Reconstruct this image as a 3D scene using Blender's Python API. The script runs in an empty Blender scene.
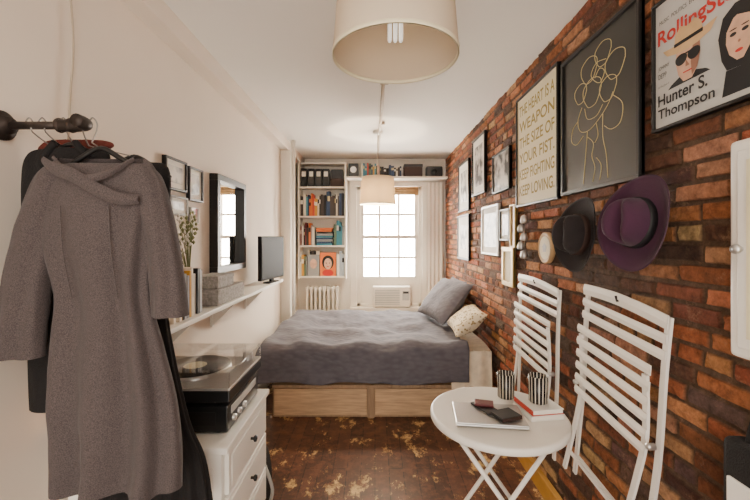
import bpy, bmesh, math, random
from mathutils import Matrix, Vector, noise
random.seed(7)
sc=bpy.context.scene
pi=math.pi
# ------------------------------------------------------------ materials
def srgb(r,g,b):
    f=lambda c:(c/255/12.92) if c/255<=0.04045 else ((c/255+0.055)/1.055)**2.4
    return (f(r),f(g),f(b),1)
def mat(name,col,rough=0.6,metal=0.0,nscale=0,namt=0.15,bump=0.0,bscale=60,spec=0.4,emis=0,sheen=0,stretch=None):
    m=bpy.data.materials.new(name); m.use_nodes=True
    nt=m.node_tree; b=nt.nodes['Principled BSDF']
    b.inputs['Base Color'].default_value=col
    b.inputs['Roughness'].default_value=rough
    b.inputs['Metallic'].default_value=metal
    b.inputs['Specular IOR Level'].default_value=spec
    if sheen: b.inputs['Sheen Weight'].default_value=sheen
    if emis:
        b.inputs['Emission Color'].default_value=col
        b.inputs['Emission Strength'].default_value=emis
    tc=nt.nodes.new('ShaderNodeTexCoord')
    src=tc.outputs['Object']
    if stretch:
        mp=nt.nodes.new('ShaderNodeMapping');mp.inputs['Scale'].default_value=stretch
        nt.links.new(src,mp.inputs['Vector']);src=mp.outputs['Vector']
    if nscale:
        n=nt.nodes.new('ShaderNodeTexNoise'); n.inputs['Scale'].default_value=nscale; n.inputs['Detail'].default_value=5
        nt.links.new(src,n.inputs['Vector'])
        r=nt.nodes.new('ShaderNodeMapRange')
        r.inputs['From Min'].default_value=.3; r.inputs['From Max'].default_value=.7
        r.inputs['To Min'].default_value=1-namt; r.inputs['To Max'].default_value=1+namt
        nt.links.new(n.outputs['Fac'],r.inputs['Value'])
        mx=nt.nodes.new('ShaderNodeVectorMath'); mx.operation='SCALE'
        mx.inputs[0].default_value=col[:3]
        nt.links.new(r.outputs['Result'],mx.inputs['Scale'])
        nt.links.new(mx.outputs['Vector'],b.inputs['Base Color'])
    if bump:
        n2=nt.nodes.new('ShaderNodeTexNoise'); n2.inputs['Scale'].default_value=bscale; n2.inputs['Detail'].default_value=4
        nt.links.new(tc.outputs['Object'],n2.inputs['Vector'])
        bp=nt.nodes.new('ShaderNodeBump'); bp.inputs['Strength'].default_value=bump; bp.inputs['Distance'].default_value=.01
        nt.links.new(n2.outputs['Fac'],bp.inputs['Height']); nt.links.new(bp.outputs['Normal'],b.inputs['Normal'])
    return m
M_wall=mat('plaster_warm',srgb(233,219,203),.8,nscale=1.5,namt=.03,bump=.12,bscale=9)
M_white=mat('white_paint',srgb(238,231,219),.5,bump=.05,bscale=20)
M_ceil=mat('ceiling_paint',srgb(238,232,223),.85,nscale=1,namt=.02)
M_lacq=mat('white_lacquer',srgb(240,236,228),.35)
M_black=mat('black_frame',srgb(24,22,22),.4)
M_blackpl=mat('black_plastic',srgb(20,20,21),.3,spec=.5)
M_blackcl=mat('black_cloth',srgb(22,19,19),.9,bump=.4,bscale=200)
M_silver=mat('silver_metal',srgb(200,198,195),.3,metal=.8)
M_iron=mat('iron_pipe',srgb(62,54,50),.45,metal=.7,nscale=20,namt=.3,bump=.2)
M_steel=mat('hook_steel',srgb(150,145,140),.3,metal=.9)
M_ply=mat('birch_plywood',srgb(190,157,122),.6,nscale=5,namt=.22,stretch=(1.2,8,14))
M_ply2=mat('birch_plywood_edge',srgb(160,130,100),.6,nscale=5,namt=.22,stretch=(8,8,1))
M_ochre=mat('ochre_wood',srgb(190,140,62),.55,nscale=8,namt=.15)
M_paper=mat('paper',srgb(238,232,220),.7)
M_cream=mat('cream_paper',srgb(233,222,188),.7,nscale=3,namt=.03)
M_olive=mat('olive_ink',srgb(158,136,62),.7)
M_gold=mat('gold_ink',srgb(200,182,130),.5)
M_dark=mat('dark_print',srgb(44,44,40),.35,nscale=3,namt=.1)
M_red=mat('red_ink',srgb(190,40,30),.5)
M_ink=mat('black_ink',srgb(22,20,22),.6)
M_skin=mat('printed_skin',srgb(206,164,138),.6,nscale=24,namt=.14)
M_skin2=mat('printed_skin_shade',srgb(150,104,84),.6,nscale=24,namt=.1)
M_greyp=mat('grey_print',srgb(186,184,180),.6,nscale=8,namt=.1)
M_purple=mat('purple_felt',srgb(62,30,52),.95,nscale=10,namt=.12,bump=.2,bscale=200,sheen=.1)
M_felt=mat('black_felt',srgb(36,30,31),.95,bump=.2,bscale=200,sheen=.08)
M_brown=mat('brown_band',srgb(52,34,28),.7)
M_pmetal=mat('white_enamel',srgb(240,235,226),.35,bump=.03)
M_wood2=mat('pale_wood',srgb(200,165,120),.5,nscale=14,namt=.15)
M_gilt=mat('gilt_frame',srgb(190,160,95),.4,metal=.3)
M_grbox=mat('grey_woven_box',srgb(150,145,140),.8,nscale=60,namt=.3,bump=.5,bscale=90)
M_green=mat('dried_leaves',srgb(120,125,80),.8)
M_cable=mat('cable_beige',srgb(178,162,140),.6)
M_redcl=mat('rust_cloth',srgb(96,40,32),.9,nscale=40,namt=.3)
M_peach=mat('peach_cloth',srgb(222,180,140),.85,bump=.2,bscale=30)
M_sheet=mat('cream_sheet',srgb(232,216,190),.85,nscale=18,namt=.12,bump=.3,bscale=10)
M_glassj=mat('jar_white',srgb(236,230,222),.2)
M_tv=mat('tv_screen',srgb(14,18,22),.55,spec=.1)
M_tvb=mat('tv_bezel',srgb(18,17,17),.7,spec=.15)

def wool():
    m=mat('grey_wool',srgb(70,62,61),.95,sheen=.06)
    nt=m.node_tree;b=nt.nodes['Principled BSDF']
    tc=nt.nodes.new('ShaderNodeTexCoord')
    w=nt.nodes.new('ShaderNodeTexNoise');w.inputs['Scale'].default_value=420;w.inputs['Detail'].default_value=2
    nt.links.new(tc.outputs['Object'],w.inputs['Vector'])
    r=nt.nodes.new('ShaderNodeValToRGB');r.color_ramp.elements[0].position=.3;r.color_ramp.elements[1].position=.7
    r.color_ramp.elements[0].color=srgb(54,47,48);r.color_ramp.elements[1].color=srgb(90,80,78)
    nt.links.new(w.outputs['Fac'],r.inputs['Fac']);nt.links.new(r.outputs['Color'],b.inputs['Base Color'])
    bp=nt.nodes.new('ShaderNodeBump');bp.inputs['Strength'].default_value=.15;bp.inputs['Distance'].default_value=.003
    nt.links.new(w.outputs['Fac'],bp.inputs['Height']);nt.links.new(bp.outputs['Normal'],b.inputs['Normal'])
    return m
M_wool=wool()
def duvetmat():
    m=mat('grey_quilt',srgb(92,90,100),.9,sheen=.1)
    nt=m.node_tree;b=nt.nodes['Principled BSDF'];L=nt.links.new
    tc=nt.nodes.new('ShaderNodeTexCoord')
    mp=nt.nodes.new('ShaderNodeMapping');mp.inputs['Scale'].default_value=(.5,1,1);L(tc.outputs['Object'],mp.inputs['Vector'])
    v=nt.nodes.new('ShaderNodeTexVoronoi');v.inputs['Scale'].default_value=38;v.feature='SMOOTH_F1'
    L(mp.outputs['Vector'],v.inputs['Vector'])
    bp=nt.nodes.new('ShaderNodeBump');bp.inputs['Strength'].default_value=.45;bp.inputs['Distance'].default_value=-.012
    L(v.outputs['Distance'],bp.inputs['Height']);L(bp.outputs['Normal'],b.inputs['Normal'])
    r=nt.nodes.new('ShaderNodeValToRGB');r.color_ramp.elements[1].color=srgb(84,81,89);r.color_ramp.elements[0].color=srgb(98,95,102)
    r.color_ramp.elements[0].position=.3;r.color_ramp.elements[1].position=.8
    L(v.outputs['Distance'],r.inputs['Fac']);L(r.outputs['Color'],b.inputs['Base Color'])
    return m
M_duvet=duvetmat()
def patternmat():
    m=mat('patterned_linen',srgb(228,212,180),.85)
    nt=m.node_tree;b=nt.nodes['Principled BSDF'];tc=nt.nodes.new('ShaderNodeTexCoord')
    v=nt.nodes.new('ShaderNodeTexVoronoi');v.inputs['Scale'].default_value=38
    nt.links.new(tc.outputs['Object'],v.inputs['Vector'])
    r=nt.nodes.new('ShaderNodeValToRGB');r.color_ramp.elements[0].color=srgb(150,126,84);r.color_ramp.elements[1].color=srgb(232,216,186)
    r.color_ramp.elements[0].position=.3;r.color_ramp.elements[1].position=.42
    nt.links.new(v.outputs['Distance'],r.inputs['Fac']);nt.links.new(r.outputs['Color'],b.inputs['Base Color'])
    return m
M_pattern=patternmat()
def photomat(name,seed,a=(30,28,28),c=(215,208,198)):
    m=mat(name,srgb(120,120,120),.35)
    nt=m.node_tree;b=nt.nodes['Principled BSDF'];tc=nt.nodes.new('ShaderNodeTexCoord')
    mp=nt.nodes.new('ShaderNodeMapping');mp.inputs['Location'].default_value=(seed,seed*2,seed*3)
    n=nt.nodes.new('ShaderNodeTexNoise');n.inputs['Scale'].default_value=9;n.inputs['Detail'].default_value=3
    nt.links.new(tc.outputs['Object'],mp.inputs['Vector']);nt.links.new(mp.outputs['Vector'],n.inputs['Vector'])
    r=nt.nodes.new('ShaderNodeValToRGB');r.color_ramp.elements[0].color=srgb(*a);r.color_ramp.elements[1].color=srgb(*c)
    r.color_ramp.elements[0].position=.4;r.color_ramp.elements[1].position=.6
    nt.links.new(n.outputs['Fac'],r.inputs['Fac']);nt.links.new(r.outputs['Color'],b.inputs['Base Color'])
    return m
def shademat():
    m=bpy.data.materials.new('linen_shade');m.use_nodes=True;nt=m.node_tree;nt.nodes.clear()
    o=nt.nodes.new('ShaderNodeOutputMaterial');d=nt.nodes.new('ShaderNodeBsdfDiffuse');t=nt.nodes.new('ShaderNodeBsdfTranslucent')
    d.inputs['Color'].default_value=srgb(222,208,186);t.inputs['Color'].default_value=srgb(240,220,186)
    x=nt.nodes.new('ShaderNodeMixShader');x.inputs[0].default_value=.3
    nt.links.new(d.outputs[0],x.inputs[1]);nt.links.new(t.outputs[0],x.inputs[2]);nt.links.new(x.outputs[0],o.inputs[0])
    return m
M_shade=shademat()
def glassmat(n='window_glass',f=.06):
    m=bpy.data.materials.new(n);m.use_nodes=True;nt=m.node_tree;nt.nodes.clear()
    o=nt.nodes.new('ShaderNodeOutputMaterial');d=nt.nodes.new('ShaderNodeBsdfTransparent');t=nt.nodes.new('ShaderNodeBsdfGlossy')
    t.inputs['Roughness'].default_value=.03
    x=nt.nodes.new('ShaderNodeMixShader');x.inputs[0].default_value=f
    nt.links.new(d.outputs[0],x.inputs[1]);nt.links.new(t.outputs[0],x.inputs[2]);nt.links.new(x.outputs[0],o.inputs[0])
    return m
M_glass=glassmat()
M_acr=glassmat('acrylic_cover',.16)
M_mirror=mat('mirror_glass',srgb(225,222,216),.03,metal=1.0)
M_bulb=mat('bulb_glow',srgb(255,240,210),.4,emis=40)
M_bulb0=mat('bulb_faint_glow',srgb(245,240,230),.3,emis=.8)  # faint glow put into the bulb material, no light object inside
def stripemat():
    m=mat('striped_glass',srgb(230,225,215),.2)
    nt=m.node_tree;b=nt.nodes['Principled BSDF'];tc=nt.nodes.new('ShaderNodeTexCoord')
    s=nt.nodes.new('ShaderNodeSeparateXYZ');nt.links.new(tc.outputs['Object'],s.inputs[0])
    a=nt.nodes.new('ShaderNodeMath');a.operation='ARCTAN2';nt.links.new(s.outputs['Y'],a.inputs[0]);nt.links.new(s.outputs['X'],a.inputs[1])
    k=nt.nodes.new('ShaderNodeMath');k.operation='MULTIPLY';k.inputs[1].default_value=16;nt.links.new(a.outputs[0],k.inputs[0])
    q=nt.nodes.new('ShaderNodeMath');q.operation='SINE';nt.links.new(k.outputs[0],q.inputs[0])
    r=nt.nodes.new('ShaderNodeValToRGB');r.color_ramp.interpolation='CONSTANT'
    r.color_ramp.elements[0].color=srgb(25,24,24);r.color_ramp.elements[1].color=srgb(205,195,180);r.color_ramp.elements[1].position=.6
    nt.links.new(q.outputs[0],r.inputs['Fac']);nt.links.new(r.outputs['Color'],b.inputs['Base Color'])
    return m
M_stripe=stripemat()
def floormat():
    m=mat('worn_painted_floor',srgb(60,38,30),.38,spec=.45)
    nt=m.node_tree;b=nt.nodes['Principled BSDF'];tc=nt.nodes.new('ShaderNodeTexCoord')
    L=nt.links.new
    mp=nt.nodes.new('ShaderNodeMapping');mp.inputs['Rotation'].default_value=(0,0,pi/2)
    L(tc.outputs['Object'],mp.inputs['Vector'])
    br=nt.nodes.new('ShaderNodeTexBrick');br.inputs['Scale'].default_value=1
    br.inputs['Brick Width'].default_value=.85;br.inputs['Row Height'].default_value=.095;br.inputs['Mortar Size'].default_value=.003
    br.inputs['Color1'].default_value=srgb(66,41,31);br.inputs['Color2'].default_value=srgb(90,58,44);br.inputs['Mortar'].default_value=srgb(30,18,14)
    L(mp.outputs['Vector'],br.inputs['Vector'])
    n1=nt.nodes.new('ShaderNodeTexNoise');n1.inputs['Scale'].default_value=3.4;n1.inputs['Detail'].default_value=12;n1.inputs['Roughness'].default_value=.78
    mp2=nt.nodes.new('ShaderNodeMapping');mp2.inputs['Scale'].default_value=(1.5,.9,1);mp2.inputs['Location'].default_value=(2.3,.7,0)
    L(tc.outputs['Object'],mp2.inputs['Vector']);L(mp2.outputs['Vector'],n1.inputs['Vector'])
    r=nt.nodes.new('ShaderNodeValToRGB');r.color_ramp.elements[0].position=.55;r.color_ramp.elements[1].position=.575
    r.color_ramp.elements[0].color=(0,0,0,1);r.color_ramp.elements[1].color=(1,1,1,1)
    L(n1.outputs['Fac'],r.inputs['Fac'])
    n2=nt.nodes.new('ShaderNodeTexNoise');n2.inputs['Scale'].default_value=14;n2.inputs['Detail'].default_value=6;n2.inputs['Roughness'].default_value=.7
    L(tc.outputs['Object'],n2.inputs['Vector'])
    wr=nt.nodes.new('ShaderNodeValToRGB');wr.color_ramp.elements[0].color=srgb(112,66,40);wr.color_ramp.elements[1].color=srgb(220,186,126)
    wr.color_ramp.elements[0].position=.42;wr.color_ramp.elements[1].position=.56
    L(n2.outputs['Fac'],wr.inputs['Fac'])
    sc2=nt.nodes.new('ShaderNodeValToRGB');sc2.color_ramp.elements[0].position=.46;sc2.color_ramp.elements[1].position=.62
    sc2.color_ramp.elements[0].color=(0,0,0,1);sc2.color_ramp.elements[1].color=(.75,.75,.75,1)
    L(n2.outputs['Fac'],sc2.inputs['Fac'])
    m0=nt.nodes.new('ShaderNodeMix');m0.data_type='RGBA'
    L(sc2.outputs['Color'],m0.inputs['Factor']);L(br.outputs['Color'],m0.inputs[6]);m0.inputs[7].default_value=srgb(122,78,56)
    mx=nt.nodes.new('ShaderNodeMix');mx.data_type='RGBA'
    L(r.outputs['Color'],mx.inputs['Factor']);L(m0.outputs[2],mx.inputs[6]);L(wr.outputs['Color'],mx.inputs[7])
    L(mx.outputs[2],b.inputs['Base Color'])
    bp=nt.nodes.new('ShaderNodeBump');bp.inputs['Strength'].default_value=.35;bp.inputs['Distance'].default_value=.006
    ad=nt.nodes.new('ShaderNodeMath');ad.operation='SUBTRACT';L(n2.outputs['Fac'],ad.inputs[0]);L(br.outputs['Fac'],ad.inputs[1])
    L(ad.outputs[0],bp.inputs['Height']);L(bp.outputs['Normal'],b.inputs['Normal'])
    return m
M_floor=floormat()
def brickmat():
    m=mat('old_brick',srgb(150,80,50),.85,spec=.25)
    nt=m.node_tree;b=nt.nodes['Principled BSDF'];tc=nt.nodes.new('ShaderNodeTexCoord');L=nt.links.new
    at=nt.nodes.new('ShaderNodeAttribute');at.attribute_name='Col'
    n=nt.nodes.new('ShaderNodeTexNoise');n.inputs['Scale'].default_value=30;n.inputs['Detail'].default_value=9;n.inputs['Roughness'].default_value=.78
    L(tc.outputs['Object'],n.inputs['Vector'])
    r=nt.nodes.new('ShaderNodeMapRange');r.inputs['From Min'].default_value=.3;r.inputs['From Max'].default_value=.7;r.inputs['To Min'].default_value=.35;r.inputs['To Max'].default_value=1.5
    L(n.outputs['Fac'],r.inputs['Value'])
    mu=nt.nodes.new('ShaderNodeVectorMath');mu.operation='SCALE';L(at.outputs['Color'],mu.inputs[0]);L(r.outputs['Result'],mu.inputs['Scale'])
    n3=nt.nodes.new('ShaderNodeTexNoise');n3.inputs['Scale'].default_value=9;n3.inputs['Detail'].default_value=10;n3.inputs['Roughness'].default_value=.82
    L(tc.outputs['Object'],n3.inputs['Vector'])
    rr=nt.nodes.new('ShaderNodeValToRGB');rr.color_ramp.elements[0].position=.56;rr.color_ramp.elements[1].position=.68
    rr.color_ramp.elements[0].color=(0,0,0,1);rr.color_ramp.elements[1].color=(.6,.6,.6,1)
    L(n3.outputs['Fac'],rr.inputs['Fac'])
    mx=nt.nodes.new('ShaderNodeMix');mx.data_type='RGBA'
    L(rr.outputs['Color'],mx.inputs['Factor']);L(mu.outputs['Vector'],mx.inputs[6]);mx.inputs[7].default_value=srgb(170,134,104)
    L(mx.outputs[2],b.inputs['Base Color'])
    bp=nt.nodes.new('ShaderNodeBump');bp.inputs['Strength'].default_value=1;bp.inputs['Distance'].default_value=.014
    L(n.outputs['Fac'],bp.inputs['Height']);L(bp.outputs['Normal'],b.inputs['Normal'])
    return m
M_brick=brickmat()

# ------------------------------------------------------------ builder
class MB:
    def __init__(s,name): s.name=name;s.v=[];s.f=[];s.m=[];s.sm=[];s.mats=[];s.T=Matrix.Identity(4)
    def mi(s,mt):
        if mt not in s.mats: s.mats.append(mt)
        return s.mats.index(mt)
    def add(s,vs,fs,mt,smooth=False,M=None):
        T=s.T@M if M is not None else s.T
        o=len(s.v)
        s.v+= [tuple(T@Vector(p)) for p in vs]
        k=s.mi(mt)
        for f in fs: s.f.append([i+o for i in f]);s.m.append(k);s.sm.append(smooth)
    def box(s,x0,x1,y0,y1,z0,z1,mt,bev=0,M=None):
        if bev<=0:
            vs=[(x,y,z) for z in (z0,z1) for y in (y0,y1) for x in (x0,x1)]
            s.add(vs,[(0,2,3,1),(4,5,7,6),(0,1,5,4),(2,6,7,3),(0,4,6,2),(1,3,7,5)],mt,False,M);return
        bm=bmesh.new();bmesh.ops.create_cube(bm,size=1)
        for v in bm.verts: v.co=Vector(((x0+x1)/2+v.co.x*(x1-x0),(y0+y1)/2+v.co.y*(y1-y0),(z0+z1)/2+v.co.z*(z1-z0)))
        bmesh.ops.bevel(bm,geom=bm.edges[:],offset=bev,segments=2,affect='EDGES',profile=.5)
        bm.verts.index_update()
        s.add([tuple(v.co) for v in bm.verts],[[v.index for v in f.verts] for f in bm.faces],mt,False,M);bm.free()
    def tube(s,pts,r,mt,seg=10,closed=False,M=None):
        P=[Vector(p) for p in pts];n=len(P);R=r if isinstance(r,(list,tuple)) else [r]*n
        vs=[];prev=None
        for i in range(n):
            if closed: t=(P[(i+1)%n]-P[i-1]).normalized()
            else: t=(P[min(i+1,n-1)]-P[max(i-1,0)]).normalized()
            if prev is None:
                a=Vector((0,0,1)) if abs(t.z)<.9 else Vector((1,0,0))
                u=t.cross(a).normalized()
            else: u=(prev-t*prev.dot(t)).normalized()
            prev=u;w=t.cross(u)
            for j in range(seg):
                a=2*pi*j/seg;vs.append(P[i]+(u*math.cos(a)+w*math.sin(a))*R[i])
        fs=[]
        for i in range(n if closed else n-1):
            for j in range(seg):
                a=i*seg+j;b=i*seg+(j+1)%seg;i2=(i+1)%n
                fs.append((a,b,i2*seg+(j+1)%seg,i2*seg+j))
        if not closed: fs.append(list(range(seg))[::-1]);fs.append([(n-1)*seg+j for j in range(seg)])
        s.add(vs,fs,mt,True,M)
    def lathe(s,prof,mt,seg=40,M=None,smooth=True,fn=None):
        vs=[];n=len(prof)
        for r,z in prof:
            for j in range(seg):
                a=2*pi*j/seg;p=(r*math.cos(a),r*math.sin(a),z);vs.append(fn(*p) if fn else p)
        fs=[(i*seg+j,i*seg+(j+1)%seg,(i+1)*seg+(j+1)%seg,(i+1)*seg+j) for i in range(n-1) for j in range(seg)]
        s.add(vs,fs,mt,smooth,M)
    def grid(s,fn,nu,nv,mt,smooth=True,M=None):
        vs=[fn(i/nu,j/nv) for i in range(nu+1) for j in range(nv+1)]
        fs=[(i*(nv+1)+j,(i+1)*(nv+1)+j,(i+1)*(nv+1)+j+1,i*(nv+1)+j+1) for i in range(nu) for j in range(nv)]
        s.add(vs,fs,mt,smooth,M)
    def poly(s,pts,mt,M=None): s.add(pts,[list(range(len(pts)))],mt,False,M)
    def disc(s,cx,cy,rx,ry,z,mt,M=None,a0=0,a1=2*pi,n=28):
        s.poly([(cx+rx*math.cos(a0+(a1-a0)*i/n),cy+ry*math.sin(a0+(a1-a0)*i/n),z) for i in range(n)],mt,M)
    def text(s,st,x0,y0,w,h,z,mt,M=None,bold=0):
        c=bpy.data.curves.new('t','FONT');c.body=st;c.offset=bold;o=bpy.data.objects.new('t',c);sc.collection.objects.link(o)
        bpy.context.view_layer.update()
        me=bpy.data.meshes.new_from_object(o.evaluated_get(bpy.context.evaluated_depsgraph_get()))
        xs=[v.co.x for v in me.vertices];ys=[v.co.y for v in me.vertices]
        if xs:
            ax,bx,ay,by=min(xs),max(xs),min(ys),max(ys)
            vs=[(x0+(v.co.x-ax)/(bx-ax)*w,y0+(v.co.y-ay)/max(by-ay,1e-6)*h,z) for v in me.vertices]
            s.add(vs,[list(p.vertices) for p in me.polygons],mt,False,M)
        bpy.data.objects.remove(o);bpy.data.meshes.remove(me);bpy.data.curves.remove(c)
    def done(s,center=True):
        me=bpy.data.meshes.new(s.name)
        c=Vector((0,0,0))
        if center:
            xs=[p[0] for p in s.v];ys=[p[1] for p in s.v];zs=[p[2] for p in s.v]
            c=Vector(((min(xs)+max(xs))/2,(min(ys)+max(ys))/2,min(zs)))
        me.from_pydata([(p[0]-c.x,p[1]-c.y,p[2]-c.z) for p in s.v],[],s.f)
        for m_ in s.mats: me.materials.append(m_)
        me.polygons.foreach_set('material_index',s.m);me.polygons.foreach_set('use_smooth',s.sm)
        me.update()
        o=bpy.data.objects.new(s.name,me);o.location=c;sc.collection.objects.link(o);return o
def spl(pts,n=8):
    P=[Vector(p) for p in pts];out=[]
    for i in range(len(P)-1):
        a=P[max(i-1,0)];b=P[i];c=P[i+1];d=P[min(i+2,len(P)-1)]
        for k in range(n):
            t=k/n;out.append(.5*((2*b)+(c-a)*t+(2*a-5*b+4*c-d)*t*t+(3*b-a-3*c+d)*t**3))
    out.append(P[-1]);return out

XL,XR,ZC,YB,YF=-1.15,1.05,2.75,5.6,-1.2
# ------------------------------------------------------------ room shell
B=MB('floor');B.box(XL-.1,XR+.15,YF,YB+.15,-.1,0,M_floor);B.done(False)
B=MB('ceiling');B.box(XL-.1,XR+.15,YF,YB+.15,ZC,ZC+.1,M_ceil);B.done(False)
B=MB('wall_left');B.box(XL-.1,XL,YF,YB+.15,0,ZC,M_wall);B.done(False)
B=MB('trim_1');B.box(XL,XL+.10,YF,YB,ZC-.11,ZC,M_wall,.004);B.done(False)
B=MB('trim_2');B.box(XL,XL+.13,4.55,4.72,0,ZC-.11,M_white,.01);B.tube([(XL+.17,4.5,0.02),(XL+.17,4.5,ZC-.01)],.022,M_white);B.done(False)
WX0,WX1,WZ0,WZ1=-.27,.70,.55,2.34
B=MB('wall_back')
B.box(XL,WX0,YB,YB+.15,0,ZC,M_white);B.box(WX1,XR,YB,YB+.15,0,ZC,M_white)
B.box(WX0,WX1,YB,YB+.15,0,WZ0,M_white);B.box(WX0,WX1,YB,YB+.15,WZ1,ZC,M_white);B.done(False)
B=MB('baseboard_left');B.box(XL,XL+.018,YF,YB,0,.14,M_white,.004);B.done(False)
B=MB('baseboard_right');B.box(XR-.035,XR,YF,YB,0,.11,M_ochre,.004);B.done(False)
def brickwall():
    vs=[];fs=[];cols=[]
    xm=XR+.014
    base=[(xm,YF,0),(xm,YB+.15,0),(xm,YB+.15,ZC),(xm,YF,ZC),(xm+.13,YF,0),(xm+.13,YB+.15,0),(xm+.13,YB+.15,ZC),(xm+.13,YF,ZC)]
    vs+=base;mc=srgb(96,74,58)
    cols+=[mc]*8
    fs+=[(0,3,2,1),(4,5,6,7),(0,4,7,3),(1,2,6,5),(3,7,6,2),(0,1,5,4)]
    pal=[(158,94,58),(148,86,54),(168,106,68),(130,76,50),(116,66,46),(178,120,80),(98,60,44),(76,52,42),(142,84,54),(162,100,66),(186,136,98),(88,60,48),(152,92,58),(122,72,50),(98,74,62),(166,122,90)]
    row=0;z=.004
    while z<ZC-.03:
        hb=.055;hdr=(row%6==5)
        Lb=.105 if hdr else .205
        y=YF-random.random()*.03-(Lb/2 if row%2 else 0)
        while y<YB:
            l=Lb*random.uniform(.93,1.05)-.012
            y0=max(y,YF);y1=min(y+l,YB)
            if y1-y0>.02:
                d=random.uniform(-.009,.006);o=len(vs);j=lambda a=.002:random.uniform(-a,a)
                zz=z+j(.003);zt=min(zz+hb+j(.003),ZC)
                c=srgb(*[min(255,max(0,k*random.uniform(.94,1.06))) for k in random.choice(pal)])
                vs.extend([(xm,y0,zz),(xm,y1,zz),(xm,y1,zt),(xm,y0,zt)])
                e=.006;ny=5;fr=[]
                for kz in (0,.5,1):
                    for ky in range(ny+1):
                        yy=y0+e+(y1-y0-2*e)*ky/ny;z3=zz+e+(zt-zz-2*e)*kz
                        edge=(kz in(0,1)) or ky in (0,ny)
                        fr.append((XR+.0015+d*.5+(j(.004)+.002 if edge else j(.002)),yy+j(.002),z3+(j(.003) if edge else 0)))
                vs.extend(fr);cols.extend([mc]*4+[c]*len(fr))
                F=lambda a,b:o+4+a*(ny+1)+b
                for a in range(2):
                    for b in range(ny): fs.append((F(a,b),F(a+1,b),F(a+1,b+1),F(a,b+1)))
                fs.append([o,o+1]+[F(0,b) for b in range(ny,-1,-1)])
                fs.append([o+3,o+2]+[F(2,b) for b in range(ny,-1,-1)])
                fs.append((o,F(0,0),F(1,0),F(2,0),o+3));fs.append((o+1,o+2,F(2,ny),F(1,ny),F(0,ny)))
            y+=l+.012
        z+=.0675;row+=1
    me=bpy.data.meshes.new('wall_right');me.from_pydata(vs,[],fs);me.materials.append(M_brick)
    a=me.color_attributes.new('Col','FLOAT_COLOR','POINT')
    a.data.foreach_set('color',[k for c in cols for k in c])
    o=bpy.data.objects.new('wall_right',me);sc.collection.objects.link(o)
brickwall()

# ------------------------------------------------------------ window
B=MB('window_1')
yy=YB+.03
B.box(WX0,WX0+.05,yy,yy+.08,WZ0,WZ1,M_white,.004);B.box(WX1-.05,WX1,yy,yy+.08,WZ0,WZ1,M_white,.004)
B.box(WX0,WX1,yy,yy+.08,WZ1-.05,WZ1,M_white,.004);B.box(WX0,WX1,yy,yy+.08,WZ0,WZ0+.04,M_white,.004)
def sash(z0,z1,y):
    a,b=WX0+.05,WX1-.05
    B.box(a,a+.05,y,y+.03,z0,z1,M_white);B.box(b-.05,b,y,y+.03,z0,z1,M_white)
    B.box(a+.05,b-.05,y,y+.03,z0,z0+.05,M_white);B.box(a+.05,b-.05,y,y+.03,z1-.05,z1,M_white)
    for k in (1,2):
        x=a+(b-a)*k/3;B.box(x-.016,x+.016,y+.002,y+.028,z0+.05,z1-.05,M_white)
    zm=(z0+z1)/2;B.box(a+.05,b-.05,y+.004,y+.026,zm-.015,zm+.015,M_white)
    B.box(a+.05,b-.05,y+.014,y+.017,z0+.05,z1-.05,M_glass)
sash(1.56,WZ1-.05,yy+.045);sash(.94,1.61,yy+.01)
B.box(WX0+.05,WX1-.05,yy+.02,yy+.04,.59,.94,M_white)
B.box(WX0-.1,WX0,YB-.025,YB,WZ0-.03,WZ1+.1,M_white,.005);B.box(WX1,WX1+.12,YB-.025,YB,WZ0-.03,WZ1+.1,M_white,.005)
B.box(WX0-.1,WX1+.12,YB-.03,YB,WZ1,WZ1+.1,M_white,.005);B.box(WX0-.1,WX1+.12,YB-.12,YB,WZ0-.05,WZ0,M_white,.005)
B.done()
B=MB('rolled_blind')
for k in range(5): B.tube([(WX0+.06,YB-.05+.012*math.sin(k*2),WZ1-.03-k*.022),(WX1-.06,YB-.05+.012*math.sin(k*2),WZ1-.03-k*.022)],.016,M_wood2,8)
B.done()
B=MB('window_air_conditioner')
B.box(-.03,.52,YB-.13,YB+.045,.56,.86,M_white,.015)
for k in range(9): B.box(0,.36,YB-.138,YB-.129,.60+k*.025,.612+k*.025,M_greyp)
B.box(.40,.5,YB-.136,YB-.129,.66,.80,M_greyp,.002);B.box(.41,.49,YB-.139,YB-.135,.76,.79,M_blackpl)
B.done()
B=MB('white_curtain')
def cf(u,v): return (.76+.25*u,YB-.075+.018*math.sin(u*26)*(1-.5*v),.62+1.76*v)
B.grid(cf,50,10,M_white);B.done()

# ------------------------------------------------------------ book shelf
SX0,SX1,SY=-1.10,-.41,5.34
B=MB('built_in_bookshelf')
B.box(SX0,SX0+.025,SY,YB-.001,.98,ZC-.12,M_white,.003);B.box(SX1-.025,SX1,SY,YB-.001,.98,ZC-.12,M_white,.003)
for z in (1.0,1.44,1.86,2.28): B.box(SX0+.025,SX1-.025,SY+.003,YB-.001,z,z+.025,M_white,.003)
B.box(SX1,XR-.01,SY,YB-.035,2.42,2.45,M_white,.003)
B.box(SX0+.025,SX1-.025,YB-.012,YB-.001,.98,ZC-.12,M_white)
B.box(SX0,SX1,SY,YB-.04,ZC-.12,ZC-.10,M_white,.003)
B.done()
cols=[(190,60,40),(40,60,90),(225,215,195),(30,28,28),(200,150,60),(90,110,90),(150,150,150),(120,40,40),(60,130,150),(235,230,220),(210,110,50),(70,60,55),(170,180,190)]
bm_=[mat('book_cloth_%d'%i,srgb(*c),.6) for i,c in enumerate(cols)]
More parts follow.
